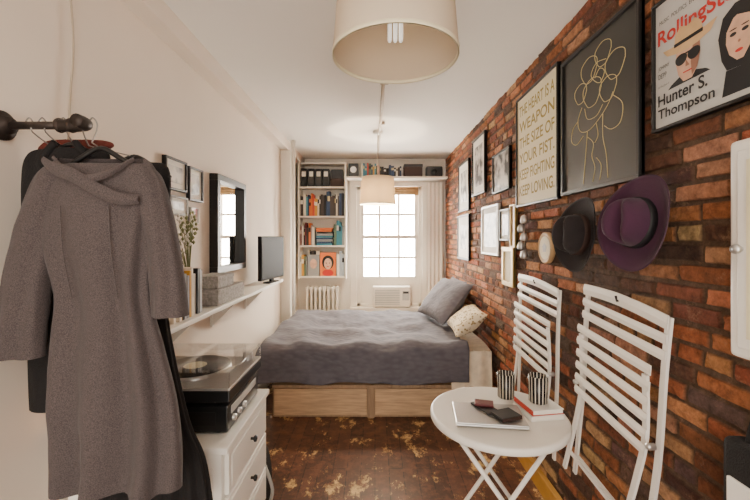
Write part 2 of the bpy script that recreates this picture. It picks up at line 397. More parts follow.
def row(B,x0,x1,z,hmin,hmax,y=SY+.03,dark=False):
    x=x0
    while x<x1-.01:
        t=random.uniform(.014,.042);t=min(t,x1-x);h=random.uniform(hmin,hmax);d=random.uniform(.14,.19)
        m_=random.choice(bm_) if not dark else random.choice([bm_[3],bm_[11],bm_[1],bm_[2]])
        dy=random.uniform(0,.02)
        B.box(x+.0008,x+t-.0008,y+dy,y+dy+d,z+.001,z+h,m_,.0015)
        if random.random()<.6: B.box(x+.003,x+t-.003,y+dy-.001,y+dy,z+h*.6,z+h*.8,random.choice([M_paper,M_gold,M_ink]))
        x+=t
B=MB('shelf_books')
row(B,-1.07,-.80,1.885,.24,.34);row(B,-.80,-.44,1.885,.26,.37,dark=True)
row(B,-1.07,-.86,1.465,.24,.35)
for k in range(9): B.box(-.85+random.uniform(0,.02),-.60-random.uniform(0,.03),SY+.03,SY+.2,1.466+k*.028,1.466+k*.028+.025,random.choice(bm_),.002)
row(B,-.59,-.44,1.465,.26,.36)
row(B,-1.07,-.98,1.025,.26,.36)
row(B,-.55,-.44,1.025,.26,.36)
B.box(-.97,-.80,SY+.05,SY+.075,1.026,1.33,bm_[6],.002);B.disc(0,0,.05,.07,0,M_skin,Matrix.Translation((-.885,SY+.049,1.2))@Matrix.Rotation(pi/2,4,'X'))
row(B,-.97,-.80,1.026,.33,.37,y=SY+.08,dark=True)
B.box(-.79,-.56,SY+.04,SY+.065,1.026,1.36,bm_[10],.002);
Mx=Matrix.Translation((-.675,SY+.0395,1.2))@Matrix.Rotation(pi/2,4,'X')
B.disc(0,0.02,.085,.1,0,M_ink,Mx);B.disc(0,0,.055,.08,.001,M_skin,Mx);B.disc(0,-.13,.08,.05,.0005,M_red,Mx)
for x in (-.022,.022): B.disc(x,.01,.01,.006,.002,M_ink,Mx)
B.disc(0,-.04,.016,.006,.002,M_red,Mx)
B.done()
B=MB('high_shelf_books')
row(B,-.2,.05,2.451,.14,.20);row(B,.07,.38,2.451,.12,.19,dark=True);B.done()
B=MB('storage_binders')
for i,x in enumerate((-1.065,-.96,-.855,-.75)):
    B.box(x,x+.095,SY+.02,SY+.22,2.306,2.56,M_blackpl,.004);B.box(x+.02,x+.075,SY+.018,SY+.02,2.45,2.52,M_paper)
B.box(-.64,-.45,SY+.02,SY+.2,2.306,2.42,M_brown,.004);B.box(-.63,-.46,SY+.03,SY+.2,2.421,2.55,M_blackpl,.004)
B.done()
B=MB('desk_radio');B.box(-.38,-.24,SY+.03,SY+.16,2.4505,2.64,M_blackpl,.008);B.disc(0,0,.045,.045,0,M_silver,Matrix.Translation((-.31,SY+.029,2.55))@Matrix.Rotation(pi/2,4,'X'));B.done()
B=MB('storage_box');B.box(.42,.68,SY+.03,SY+.2,2.4505,2.59,M_brown,.006);B.box(.415,.685,SY+.025,SY+.205,2.591,2.63,M_blackpl,.004);B.done()
B=MB('camera_case');B.box(.74,.97,SY+.04,SY+.18,2.4505,2.60,M_blackpl,.012);B.lathe([(0,.03),(.035,.03),(.04,0)],M_blackpl,20,Matrix.Translation((.85,SY+.04,2.52))@Matrix.Rotation(pi/2,4,'X'));B.done()
B=MB('cast_iron_radiator')
for i in range(8):
    x=-.98+i*.062
    for y in (5.40,5.46,5.52): B.tube(spl([(x,y,.12),(x,y,.2),(x,y,.5),(x,y,.80),(x,y,.86)],3),.017,M_white,8)
    B.box(x-.024,x+.024,5.385,5.535,.80,.87,M_white,.018);B.box(x-.024,x+.024,5.385,5.535,.08,.15,M_white,.018)
for x in (-.98,-.546):
    B.box(x-.015,x+.015,5.39,5.42,0,.09,M_white,.004);B.box(x-.015,x+.015,5.50,5.53,0,.09,M_white,.004)
B.tube([(-1.0,5.46,.83),(-.53,5.46,.83)],.02,M_white);B.tube([(-1.0,5.46,.13),(-.53,5.46,.13)],.02,M_white)
B.done()

# ------------------------------------------------------------ bed
bed=bpy.data.objects.new('bed',None);bed.location=(0,4,0);sc.collection.objects.link(bed)
def child(o,p):
    o.parent=p;o.matrix_parent_inverse=Matrix.Translation(-Vector(p.location))
    return o
BX0,BX1,BY0,BY1=-.98,1.0,3.27,4.74
B=MB('base')
B.box(BX0+.08,BX1-.17,BY0+.02,BY1,0.0,.285,M_ply2,.004)
B.box(BX0+.10,-.07,BY0,BY0+.02,.025,.255,M_ply,.003);B.box(.0,BX1-.19,BY0,BY0+.02,.025,.255,M_ply,.003)
B.box(BX0+.08,BX1-.17,BY0+.006,BY0+.02,.262,.285,M_ply2,.001)
B.box(-.065,-.005,BY0-.004,BY0+.02,.0,.285,M_ply2,.001)
child(B.done(),bed)
B=MB('mattress');B.box(BX0+.02,BX1-.0,BY0+.02,BY1+.02,.286,.56,M_sheet,.05)
def shf(u,v):
    x=.66+.35*u;t=v
    top=.60
    if t<.5:
        y=BY0-.02+.014*math.sin(x*40);z=.27+.02*math.sin(x*9)+(top-.27)*(t/.5)
        y+= -.03*(1-t/.5)
    else: y=BY0-.02+(BY1-BY0+.03)*(t-.5)/.5;z=top
    k=abs(t-.5)
    if k<.05: z-=.02*(1-k/.05)
    n=noise.noise(Vector((x*6,y*5,z*6)))*.012
    return (min(x,XR-.02),y-abs(n),z+n)
B.grid(shf,24,60,M_sheet);child(B.done(),bed)
B=MB('duvet')
tx0,ty0,ty1,tx1=BX0+.03,BY0+.0,BY1+.0,.80
def dv(u,v):
    a=tx0-.30+(tx1-tx0+.30)*u;b=ty0-.36+(ty1-ty0+.36)*v
    ox=max(0,tx0-a);oy=max(0,ty0-b);x=max(a,tx0);y=max(b,ty0)
    R=.07
    def rr(o):
        if o<R*1.57: th=o/R; return R*math.sin(th),R*(1-math.cos(th))
        return R,R+(o-R*1.57)
    hx,zx=rr(ox);hy,zy=rr(oy)
    z=.655-max(zx,zy)-.25*min(zx,zy)
    x-=hx*.95;y-=hy*1.0
    fall=max(zx,zy)
    n=noise.noise(Vector((a*2.6,b*3.0,1.3)))*.06+noise.noise(Vector((a*7,b*6,4)))*.018+noise.noise(Vector((a*16,b*5+a*6,9)))*.005
    if fall<.02: z+=n+.006*math.sin(a*14+3*b)
    else:
        y-=abs(n)*.6+.014*math.sin(a*13+2)*fall*3+.01; z+=n*.5*(1-fall) ; x-=.01*abs(n)
    hem=.265+.025*math.sin(a*5)+.07*max(0,(u-.5)/.5)
    z=max(z,hem)
    if x<XL+.03: x=XL+.03
    return (x,y,z)
B.grid(dv,120,100,M_duvet)
o=child(B.done(),bed)
md=o.modifiers.new('s','SOLIDIFY');md.thickness=.018;md.offset=-1
def pillow(name,w,h,t,M,mt):
    B=MB(name)
    def f(sg):
        def g(u,v):
            a=2*u-1;b=2*v-1
            e=max(0,(1-abs(a)**3.2))*max(0,(1-abs(b)**3.2))
            k=1-.07*(1-abs(b)**2)*abs(a)**4; k2=1-.07*(1-abs(a)**2)*abs(b)**4
            z=sg*t/2*e**.5+ .014*noise.noise(Vector((a*2.2,b*2.2,sg*3)))*(e>0.02)
            return (a*w/2*k,b*h/2*k2,z)
        return g
    B.grid(f(1),26,26,mt,M=M);B.grid(f(-1),26,26,mt,M=M)
    return B.done()
def leanM(pos,tilt,yaw):
    base=Matrix(((0,0,-1),(1,0,0),(0,1,0))).to_4x4()
    return Matrix.Translation(pos)@Matrix.Rotation(yaw,4,'Z')@Matrix.Rotation(tilt,4,'Y')@base
pillow('grey_pillow',.70,.52,.17,leanM((.74,4.05,.91),.72,.25),M_duvet)
pillow('grey_pillow',.60,.44,.14,leanM((.93,4.40,.88),.28,.05),M_duvet)
pillow('patterned_pillow',.52,.34,.15,leanM((.86,3.54,.80),.95,-.05),M_pattern)

# ------------------------------------------------------------ frames on walls
def basis(side,a0,a1,z0):
    if side=='R':
        return Matrix(((0,0,-1,XR-.006),(-1,0,0,a1),(0,1,0,z0),(0,0,0,1)))
    return Matrix(((0,0,1,XL+.001),(1,0,0,a0),(0,1,0,z0),(0,0,0,1)))
def frame(name,side,a0,a1,z0,z1,art,fm=M_black,bw=.018,d=.025,mb=0,draw=None):
    B=MB(name);B.T=basis(side,a0,a1,z0);w=a1-a0;h=z1-z0
    B.box(0,w,0,h,0,d*.5,fm)
    B.box(0,w,0,bw,0,d,fm,.002);B.box(0,w,h-bw,h,0,d,fm,.002);B.box(0,bw,bw,h-bw,0,d,fm,.002);B.box(w-bw,w,bw,h-bw,0,d,fm,.002)
    n=d*.5+.001
    if mb: B.box(bw,w-bw,bw,h-bw,n-.001,n,M_paper);n+=.001
    B.box(bw+mb,w-bw-mb,bw+mb,h-bw-mb,n-.001,n+.0005,art)
    if draw: draw(B,w,h,n+.0015)
    return B.done()
def typo(B,w,h,n):
    L=['THE HEART IS A','WEAPON','THE SIZE OF','YOUR FIST.','KEEP FIGHTING','KEEP LOVING.']
    hh=(h-.10)/6
    for i,t in enumerate(L): B.text(t,.05,h-.05-(i+1)*hh+hh*.2,w-.10,hh*.66,n,M_olive,bold=.015)
frame('framed_typography_poster','R',2.10,2.72,1.79,2.56,M_cream,bw=.014,draw=typo)
def handart(B,w,h,n):
    def ln(p,r=.0017): B.tube([(x*w,y*h,n) for x,y,_ in spl([(a,b,0) for a,b in p],6)],r,M_gold,5)
    for (cx,cy,s) in ((.42,.80,1),(.60,.84,.9),(.74,.72,1),(.66,.60,.9),(.46,.64,1.1),(.30,.68,.8)):
        ln([(cx+.11*s*math.cos(t)*(1+.15*math.sin(3*t)),cy+.085*s*math.sin(t)) for t in [k*pi/5 for k in range(11)]])
    ln([(.50,.72),(.56,.76),(.62,.72),(.57,.67),(.5,.7),(.45,.76),(.52,.81),(.64,.79)])
    ln([(.32,.58),(.26,.5),(.30,.42),(.42,.40),(.55,.44),(.66,.50),(.72,.56)])
    ln([(.36,.56),(.40,.48),(.52,.47),(.60,.52)]);ln([(.26,.5),(.18,.46),(.16,.38),(.24,.34),(.34,.38)])
    ln([(.40,.40),(.38,.28),(.36,.16),(.34,.05)]);ln([(.60,.46),(.60,.32),(.64,.2),(.66,.05)])
    ln([(.40,.36),(.48,.30),(.46,.22),(.50,.14),(.47,.05)]);ln([(.52,.42),(.54,.34),(.50,.30)])
    ln([(.72,.54),(.82,.46),(.80,.36),(.70,.34),(.62,.38)])
    ln([(.52,.2),(.58,.14),(.56,.05)])
frame('framed_line_drawing','R',1.45,2.06,1.80,2.52,M_dark,bw=.018,draw=handart)
def mag(B,w,H,n):
    h=.345
    B.text('RollingStone',.022,h*.84,w-.05,h*.20,n+.0004,M_red,bold=.02)
    B.text('MUSIC  POLITICS  ENTERTAINMENT',.03,h*1.10,w*.6,h*.04,n+.001,M_ink)
    cx=w*.36
    B.poly([(w*.16,h*.385,n),(w*.56,h*.385,n),(w*.52,h*.42,n),(w*.42,h*.46,n),(w*.28,h*.46,n),(w*.2,h*.42,n)],M_ink)
    B.poly([(cx+x*w,h*y,n+.0005) for x,y in ((-.11,.72),(-.115,.60),(-.09,.48),(-.04,.40),(.04,.40),(.09,.48),(.115,.60),(.11,.72))],M_skin)
    B.poly([(cx+x*w,h*y,n+.0008) for x,y in ((.05,.72),(.03,.55),(.04,.42),(.09,.48),(.115,.60),(.11,.72))],M_skin2)
    B.poly([(cx+x*w,h*y,n+.0012) for x,y in ((-.25,.80),(-.2,.73),(-.1,.70),(.0,.69),(.1,.70),(.2,.73),(.26,.82),(.15,.80),(-.14,.79))],M_wood2)
    B.poly([(cx+x*w,h*y,n+.0014) for x,y in ((-.13,.77),(.14,.77),(.125,.88),(.07,.94),(0,.91),(-.07,.95),(-.12,.88))],M_wood2)
    B.poly([(cx+x*w,h*y,n+.0016) for x,y in ((-.13,.77),(.14,.77),(.14,.805),(-.13,.805))],M_ink)
    for s in (-1,1): B.poly([(cx+s*.06*w+.058*w*math.cos(t),h*.63+.055*h*math.sin(t)*(1.2 if math.sin(t)<0 else .8),n+.0016) for t in [k*pi/10 for k in range(20)]],M_ink)
    B.box(cx-.02*w,cx+.02*w,h*.65,h*.665,n+.001,n+.0017,M_ink)
    B.poly([(cx-.015*w,h*.60,n+.0014),(cx+.02*w,h*.53,n+.0014),(cx-.018*w,h*.53,n+.0014)],M_skin2)
    B.box(cx-.04*w,cx+.04*w,h*.475,h*.487,n+.001,n+.0015,M_red)
    wx=w*.78
    B.poly([(wx+x*w,h*y,n+.0018) for x,y in ((-.13,.40),(-.155,.6),(-.12,.76),(-.03,.83),(.06,.82),(.14,.74),(.17,.55),(.14,.38),(.09,.28),(-.09,.30))],M_ink)
    B.poly([(wx+x*w,h*y,n+.0022) for x,y in ((-.09,.64),(-.095,.52),(-.07,.42),(-.015,.35),(.03,.35),(.075,.43),(.10,.54),(.09,.66),(.02,.74),(-.04,.71))],M_skin)
    B.poly([(wx+x*w,h*y,n+.0024) for x,y in ((-.13,.70),(-.10,.60),(-.03,.73),(.08,.68),(.11,.58),(.13,.72),(.02,.80))],M_ink)
    for s in (-1,1):
        B.disc(wx+s*.042*w,h*.575,.024*w,.016*h,n+.0026,M_ink);B.disc(wx+s*.042*w,h*.615,.028*w,.006*h,n+.0026,M_brown)
    B.disc(wx+.002*w,h*.50,.010*w,.012*h,n+.0026,M_skin2);B.disc(wx,h*.425,.028*w,.014*h,n+.0026,M_red)
    B.poly([(wx-.13*w,.03,n),(wx+.17*w,.03,n),(wx+.14*w,h*.28,n),(wx-.1*w,h*.30,n)],M_ink)
    B.text('JOHNNY',.025,h*.62,w*.12,h*.05,n+.001,M_ink);B.text('DEPP',.025,h*.54,w*.09,h*.05,n+.001,M_ink)
    B.text('and the ghost of',.025,h*.44,w*.12,h*.03,n+.002,M_ink)
    B.text('Hunter S.',.025,h*.25,w*.48,h*.12,n+.002,M_ink,bold=.02);B.text('Thompson',.025,h*.09,w*.54,h*.13,n+.002,M_ink,bold=.02)
frame('framed_magazine_cover','R',.965,1.385,1.955,2.42,M_greyp,bw=.010,draw=mag)
ph=[photomat('photo_print_%d'%i,i*3.1) for i in range(5)]
frame('picture_frame','R',3.50,3.95,2.00,2.58,ph[0],bw=.02,mb=.07)
frame('picture_frame','R',2.86,3.27,1.95,2.28,ph[1],bw=.018,mb=.0)
frame('picture_frame','R',4.10,4.60,1.88,2.45,ph[2],bw=.02,mb=.09)
frame('picture_frame','R',4.10,4.65,1.32,1.84,ph[3],bw=.022,mb=.10)
frame('picture_frame','R',3.12,3.60,1.42,1.86,ph[3],fm=M_lacq,bw=.02,mb=.05)
frame('picture_frame','R',2.86,3.08,1.55,1.80,ph[4],bw=.012,mb=.03)
frame('picture_frame','R',2.74,2.84,1.50,1.82,photomat('tin_print',3,(120,80,60),(225,190,150)),fm=M_gilt,bw=.01)
frame('picture_frame','R',2.78,3.02,1.20,1.50,M_cream,fm=M_gilt,bw=.035)
B=MB('hanging_bell_chain');
B.tube([(XR-.02,2.58,1.74),(XR-.02,2.58,1.42)],.003,M_steel,6);
for k in range(5): B.lathe([(.0,.03),(.018,.02),(.026,-.01),(.022,-.03),(0,-.03)],M_silver,14,Matrix.Translation((XR-.035,2.58+.05*((k%2)-.5),1.70-k*.06)))
B.done()
B=MB('round_wooden_plaque');Mz=Matrix.Translation((XR-.006,2.26,1.51))@Matrix.Rotation(-pi/2,4,'Y')
B.lathe([(0,0),(.095,0),(.095,.02),(.085,.026),(.078,.02),(0,.02)],M_wood2,36,Mz);B.lathe([(.0,.022),(.07,.022)],M_cream,30,Mz);B.lathe([(0,.0235),(.03,.0235)],M_greyp,5,Mz)
B.done()
frame('photo_frame','L',2.02,2.25,1.84,2.02,ph[1],mb=.03,bw=.012)
frame('photo_frame','L',2.28,2.46,1.80,2.01,ph[3],mb=.03,bw=.012)
frame('photo_frame','L',2.07,2.26,1.70,1.81,ph[4],mb=.02,bw=.012,fm=M_greyp)
frame('photo_frame','L',2.30,2.40,1.66,1.76,photomat('pink_print',9,(180,70,70),(240,220,210)),bw=.006,fm=M_lacq)
B=MB('wall_mirror');B.T=basis('L',2.60,3.17,1.32);w,h=.57,.70
for a in ((0,w,0,.045),(0,w,h-.045,h),(0,.045,.045,h-.045),(w-.045,w,.045,h-.045)): B.box(*a,0,.06,M_black,.003)
B.box(.045,w-.045,.045,h-.045,.01,.02,M_mirror);B.done()

# ------------------------------------------------------------ wall shelf left
B=MB('wall_shelf');B.box(XL+.001,-.93,1.45,3.80,1.13,1.155,M_lacq,.003)
for y in (2.0,2.62,3.3):
    B.box(XL+.001,XL+.02,y-.012,y+.012,.95,1.13,M_lacq,.002);B.box(XL+.001,-.97,y-.012,y+.012,1.11,1.13,M_lacq,.002)
    B.add([(XL+.01,y-.004,.95),(XL+.01,y-.004,1.11),(-.98,y-.004,1.11),(XL+.01,y+.004,.95),(XL+.01,y+.004,1.11),(-.98,y+.004,1.11)],[(0,1,2),(3,5,4),(0,2,5,3),(0,3,4,1),(1,4,5,2)],M_lacq)
B.done()
B=MB('shelf_book_row')
y=1.76
while y<2.10:
    t=random.uniform(.015,.035);h=random.uniform(.18,.26);m_=random.choice([bm_[3],bm_[9],bm_[2],bm_[3],bm_[6],bm_[4]])
    B.box(XL+.02,-.96-random.uniform(0,.02),y,y+t-.001,1.1555,1.155+h,m_,.002);y+=t
B.done()
B=MB('woven_storage_box');B.box(-1.12,-.95,2.27,2.72,1.1555,1.25,M_grbox,.006);B.box(-1.122,-.948,2.268,2.722,1.225,1.255,M_grbox,.004);B.done()
B=MB('woven_storage_box');B.box(-1.11,-.96,2.29,2.55,1.2555,1.33,M_grbox,.006);B.box(-1.112,-.958,2.288,2.552,1.31,1.335,M_grbox,.004);B.done()
B=MB('vase_with_dried_flowers')
VX,VY=-1.085,2.19
vc=Matrix.Translation((VX,VY,1.1555));B.lathe([(0,0),(.03,0),(.04,.06),(.032,.13),(.022,.17),(.03,.21)],M_glassj,24,vc)
for k in range(30):
    a=random.uniform(0,2*pi);r=random.uniform(.02,.08);h=random.uniform(.38,.56)
    ex,ey=max(VX+.0+r*math.cos(a),XL+.02),VY-.08+1.2*r*math.sin(a)
    B.tube(spl([(VX,VY,1.30),((VX*.6+ex*.4),(VY*.6+ey*.4),1.155+h*.7),(ex,ey,1.155+h)],3),.0016,M_green,4)
    for q in range(4): B.lathe([(0,-.012),(.009,0),(0,.012)],M_paper if k%3 else M_green,6,Matrix.Translation((ex+random.uniform(0,.02),ey+random.uniform(-.02,.02),1.155+h-q*.025)))
B.done()
B=MB('television');Mt=Matrix.Translation((-.965,3.50,1.156))@Matrix.Rotation(math.radians(80),4,'Z')
B.box(-.24,.24,-.018,.018,.035,.43,M_tvb,.006,Mt);B.box(-.228,.228,-.0195,-.018,.05,.418,M_tv,0,Mt)
B.box(-.03,.03,-.012,.012,.01,.05,M_tvb,.003,Mt);B.box(-.10,.10,-.03,.04,0,.012,M_tvb,.004,Mt);B.done()

# ------------------------------------------------------------ dresser
B=MB('chest_of_drawers')
DX,DY0,DY1,DZ=-.545,1.37,1.92,.80
B.box(XL+.02,DX-.02,DY0+.01,DY1-.01,.06,DZ-.025,M_lacq,.003)
B.box(XL+.02,DX+.005,DY0,DY1,DZ-.025,DZ,M_lacq,.004)
for (x,y) in ((XL+.04,DY0+.02),(XL+.04,DY1-.05),(DX-.06,DY0+.02),(DX-.06,DY1-.05)): B.box(x,x+.035,y,y+.03,0,.07,M_lacq,.003)
for k in range(4):
    z=.09+k*.172;B.box(DX-.02,DX-.002,DY0+.035,DY1-.035,z,z+.16,M_lacq,.003)
    B.box(DX-.002,DX+.001,DY0+.06,DY1-.06,z+.02,z+.14,M_lacq,.001)
    B.lathe([(0,0),(.006,0),(.006,.012),(.014,.018),(.013,.026),(0,.03)],M_blackpl,16,Matrix.Translation((DX,(DY0+DY1)/2,z+.085))@Matrix.Rotation(pi/2,4,'Y'))
B.box(XL+.05,DX-.05,DY0+.004,DY0+.01,.12,.72,M_lacq,.002)
B.done()
B=MB('audio_receiver');B.box(-.99,-.575,1.46,1.84,.812,.915,M_blackpl,.004)
for x in (-.95,-.62):
    for y in (1.5,1.8): B.lathe([(0,0),(.018,0),(.018,.012),(0,.012)],M_blackpl,16,Matrix.Translation((x,y,.8005)))
B.box(-.575,-.572,1.50,1.80,.87,.90,M_greyp)
for y in (1.52,1.58,1.64): B.lathe([(.012,0),(.012,.012),(0,.012)],M_silver,16,Matrix.Translation((-.575,y,.845))@Matrix.Rotation(pi/2,4,'Y'))
B.box(-.93,-.62,1.4585,1.46,.84,.89,M_black);B.done()
B=MB('record_player')
for x in (-.95,-.62):
    for y in (1.5,1.82): B.lathe([(0,0),(.02,0),(.02,.014),(0,.014)],M_blackpl,16,Matrix.Translation((x,y,.9155)))
B.box(-1.0,-.565,1.455,1.86,.93,.975,M_blackpl,.005)
B.box(-1.0,-.565,1.455,1.86,.975,.985,M_silver,.003)
pc=Matrix.Translation((-.80,1.67,.986));B.lathe([(0,.014),(.15,.014),(.152,0)],M_silver,48,pc);B.lathe([(0,.017),(.147,.017),(.148,.0145)],M_blackpl,48,pc);B.lathe([(0,.0185),(.048,.0185)],M_cream,32,pc)
B.tube(spl([(-.61,1.80,1.01),(-.60,1.66,1.012),(-.66,1.56,1.008)],5),.004,M_silver,8);B.lathe([(.0,.035),(.022,.035),(.024,0)],M_silver,20,Matrix.Translation((-.61,1.80,.986)))
x0,x1,y0,y1,z0,z1=-1.0,-.565,1.455,1.86,.987,1.045
for a in ((x0,x1,y0,y0+.004,z0,z1),(x0,x1,y1-.004,y1,z0,z1),(x0,x0+.004,y0,y1,z0,z1),(x1-.004,x1,y0,y1,z0,z1),(x0,x1,y0,y1,z1,z1+.004)): B.box(*a,M_acr)
B.done()
B=MB('black_backpack')
def bg(u,v):
    c,s_=math.cos(u*2*pi),math.sin(u*2*pi)
    k=(1-.5*v**4)*(1 if v<1 else 0)
    return (-.72+.10*math.copysign(abs(c)**.7,c)*k,2.2+.15*math.copysign(abs(s_)**.7,s_)*k,.001+.36*v+.004*math.sin(u*30)*v)
B.grid(bg,40,16,M_blackcl);B.tube(spl([(-.72,2.12,.33),(-.72,2.15,.42),(-.72,2.24,.42),(-.72,2.28,.33)],5),.01,M_blackcl,8)
B.tube(spl([(-.62,2.1,.30),(-.58,2.12,.15),(-.61,2.14,.03)],5),.01,M_greyp,8);B.done()

# ------------------------------------------------------------ bistro table + things
TX,TY,TZ,TR=.60,1.84,.715,.325
B=MB('bistro_table')
B.lathe([(0,0),(TR-.012,0),(TR-.003,.004),(TR,.012),(TR,.028),(TR-.004,.034),(TR-.012,.036),(TR-.02,.033),(0,.033)],M_pmetal,72,Matrix.Translation((TX,TY,TZ-.036)))
zt=TZ-.038
for sy in (-.17,.17):
    B.tube([(TX-.22,TY+sy,zt-.01),(TX+.24,TY+sy,.012)],.011,M_pmetal,10)
    B.tube([(TX+.22,TY+sy*.82,zt-.01),(TX-.24,TY+sy*.82,.012)],.011,M_pmetal,10)
for x,k in ((TX-.22,1),(TX+.22,.82)): B.tube([(x,TY-.17*k,zt-.01),(x,TY+.17*k,zt-.01)],.011,M_pmetal,10)
for x,k in ((TX+.24,1),(TX-.24,.82)): B.tube([(x,TY-.17*k,.013),(x,TY+.17*k,.013)],.012,M_pmetal,10)
for x,k,z in ((TX+.14,1,.165),(TX-.14,.82,.165)): B.tube([(x,TY-.17*k,z),(x,TY+.17*k,z)],.008,M_pmetal,8)
B.done()
R=lambda a:Matrix.Rotation(a,4,'Z')
Ml=Matrix.Translation((.54,1.79,TZ+.0005))@R(-.12)
B=MB('laptop');B.box(-.16,.16,-.11,.11,.001,.011,M_silver,.004,Ml);B.box(-.16,.16,-.11,.11,.012,.019,M_silver,.003,Ml);B.disc(0,0,.018,.018,.0195,M_paper,Ml)
B.done()
Mp=Matrix.Translation((.54,1.84,TZ+.0205))@R(.4)
B=MB('smartphone');B.box(-.036,.036,-.07,.07,.0,.008,M_blackpl,.003,Mp);B.box(-.033,.033,-.062,.062,.008,.0085,M_blackpl,0,Mp);B.done()
Mp=Matrix.Translation((.61,1.75,TZ+.0205))@R(-1.2)
B=MB('leather_wallet');B.box(-.045,.045,-.055,.055,0,.009,M_black,.003,Mp);B.box(-.045,.045,-.055,.055,.0095,.018,M_black,.003,Mp);B.box(.044,.048,-.055,.055,.001,.017,M_brown,.001,Mp);B.done()
Mp=Matrix.Translation((.54,1.86,TZ+.030))@R(1.3)
B=MB('maroon_card_case');B.box(-.03,.03,-.045,.045,0,.012,mat('maroon',srgb(90,30,34),.4),.003,Mp);B.done()
Mb=Matrix.Translation((.80,1.84,TZ-.002))@R(.15)
B=MB('stacked_books')
for k,(w,m_) in enumerate(((.17,M_lacq),(.16,bm_[0]))):
    z=.0+k*.026
    B.box(-w/2,w/2,-.085,.085,z+.001,z+.004,m_,.001,Mb);B.box(-w/2,w/2,-.085,.085,z+.022,z+.025,M_lacq,.001,Mb);B.box(-w/2+.004,w/2-.004,-.081,.081,z+.004,z+.022,M_paper,0,Mb);B.box(-w/2,-w/2+.004,-.085,.085,z+.001,z+.025,m_,.001,Mb)
B.done()
def tumbler(x,y,z):
    B=MB('striped_candle_glass');T=Matrix.Translation((x,y,z))
    B.lathe([(0,0),(.038,0),(.043,.004),(.046,.13),(.043,.13),(.040,.10)],M_stripe,40,T);B.lathe([(.040,.10),(0,.10)],M_cream,30,T);B.tube([(x,y,z+.10),(x,y,z+.115)],.0015,M_ink,6);B.done()
tumbler(.705,2.02,TZ-.002);tumbler(.80,1.84,TZ+.051)

# ------------------------------------------------------------ folding chairs hung on wall
def chair(y0,y1,zt,lean,rot):
    B=MB('folding_chair');x=XR-.034
    pv=Vector((0,y1,zt));B.T=Matrix.Translation(pv)@Matrix.Rotation(rot,4,'X')@Matrix.Translation(-pv)
    def flat(p,q,w,t):
        p=Vector(p);q=Vector(q);d=(q-p).normalized();n=Vector((-1,0,0));s=n.cross(d).normalized()
        vs=[];
        for c in (p,q):
            for a,b in ((-1,-1),(1,-1),(1,1),(-1,1)): vs.append(c+s*a*w/2+n*b*t/2)
        B.add(vs,[(0,1,2,3),(7,6,5,4),(0,4,5,1),(1,5,6,2),(2,6,7,3),(3,7,4,0)],M_pmetal)
    def rail(pts,w=.024,t=.011):
        P=spl(pts,6)
        for a,b in zip(P[:-1],P[1:]): flat(a,b+(b-a)*.06,w,t)
    xr=x;xo=x-.03
    for yy in (y1,y0):
        rail([(xr,yy,zt),(xr-.005,yy,zt-.2),(xr,yy+.005,zt-.5),(xr,yy+lean*.5,zt-.72),(xr,yy+lean,zt-.97)])
    for yy in (y1-.035,y0+.035):
        rail([(xo-.015,yy,zt-.22),(xo,yy,zt-.45),(xo,yy+.02+lean*.3,zt-.65),(xo-.03,yy+.03+lean*.8,zt-.93)])
    flat((xr,y0+lean*.8,zt-.87),(xr,y1+lean*.8,zt-.87),.018,.008)
    flat((xo-.02,y0+.05+lean*.7,zt-.83),(xo-.02,y1-.01+lean*.7,zt-.83),.018,.008)
    n=9
    for k in range(n):
        z=zt-.015-k*.060
        w=.036 if k else .05
        X=(xr-.012) if k<3 else (xo-.014)
        a,b=(y0-.012,y1+.012) if k<3 else (y0+.01,y1-.01)
        m=10
        def g(u,v,side):
            y=b+(a-b)*u
            zz=z+(v-.5)*w+(.014*math.sin(pi*u) if k==0 else 0)
            return (X-side*.005-(.004*math.sin(pi*v)),y,zz)
        B.grid(lambda u,v:g(u,v,0),m,2,M_pmetal,False);B.grid(lambda u,v:g(u,v,1),m,2,M_pmetal,False)
        for vv in (0,1): B.grid(lambda u,v:g(u,vv,v),m,1,M_pmetal,False)
        for uu in (0,1): B.grid(lambda u,v:g(uu,u,v),1,1,M_pmetal,False)
    for yy in (y0,y1):
        B.lathe([(0,.01),(.01,.008),(.012,0),(.012,-.02)],M_silver,14,Matrix.Translation((xo-.012,yy,zt-.47))@Matrix.Rotation(-pi/2,4,'Y'))
    B.tube([(XR-.006,(y0+y1)/2,zt-.005),(XR-.06,(y0+y1)/2,zt-.005),(XR-.065,(y0+y1)/2,zt+.015)],.005,M_iron,8)
    B.done()
chair(1.29,1.78,1.34,.04,.09)
chair(2.06,2.60,1.31,.02,.05)

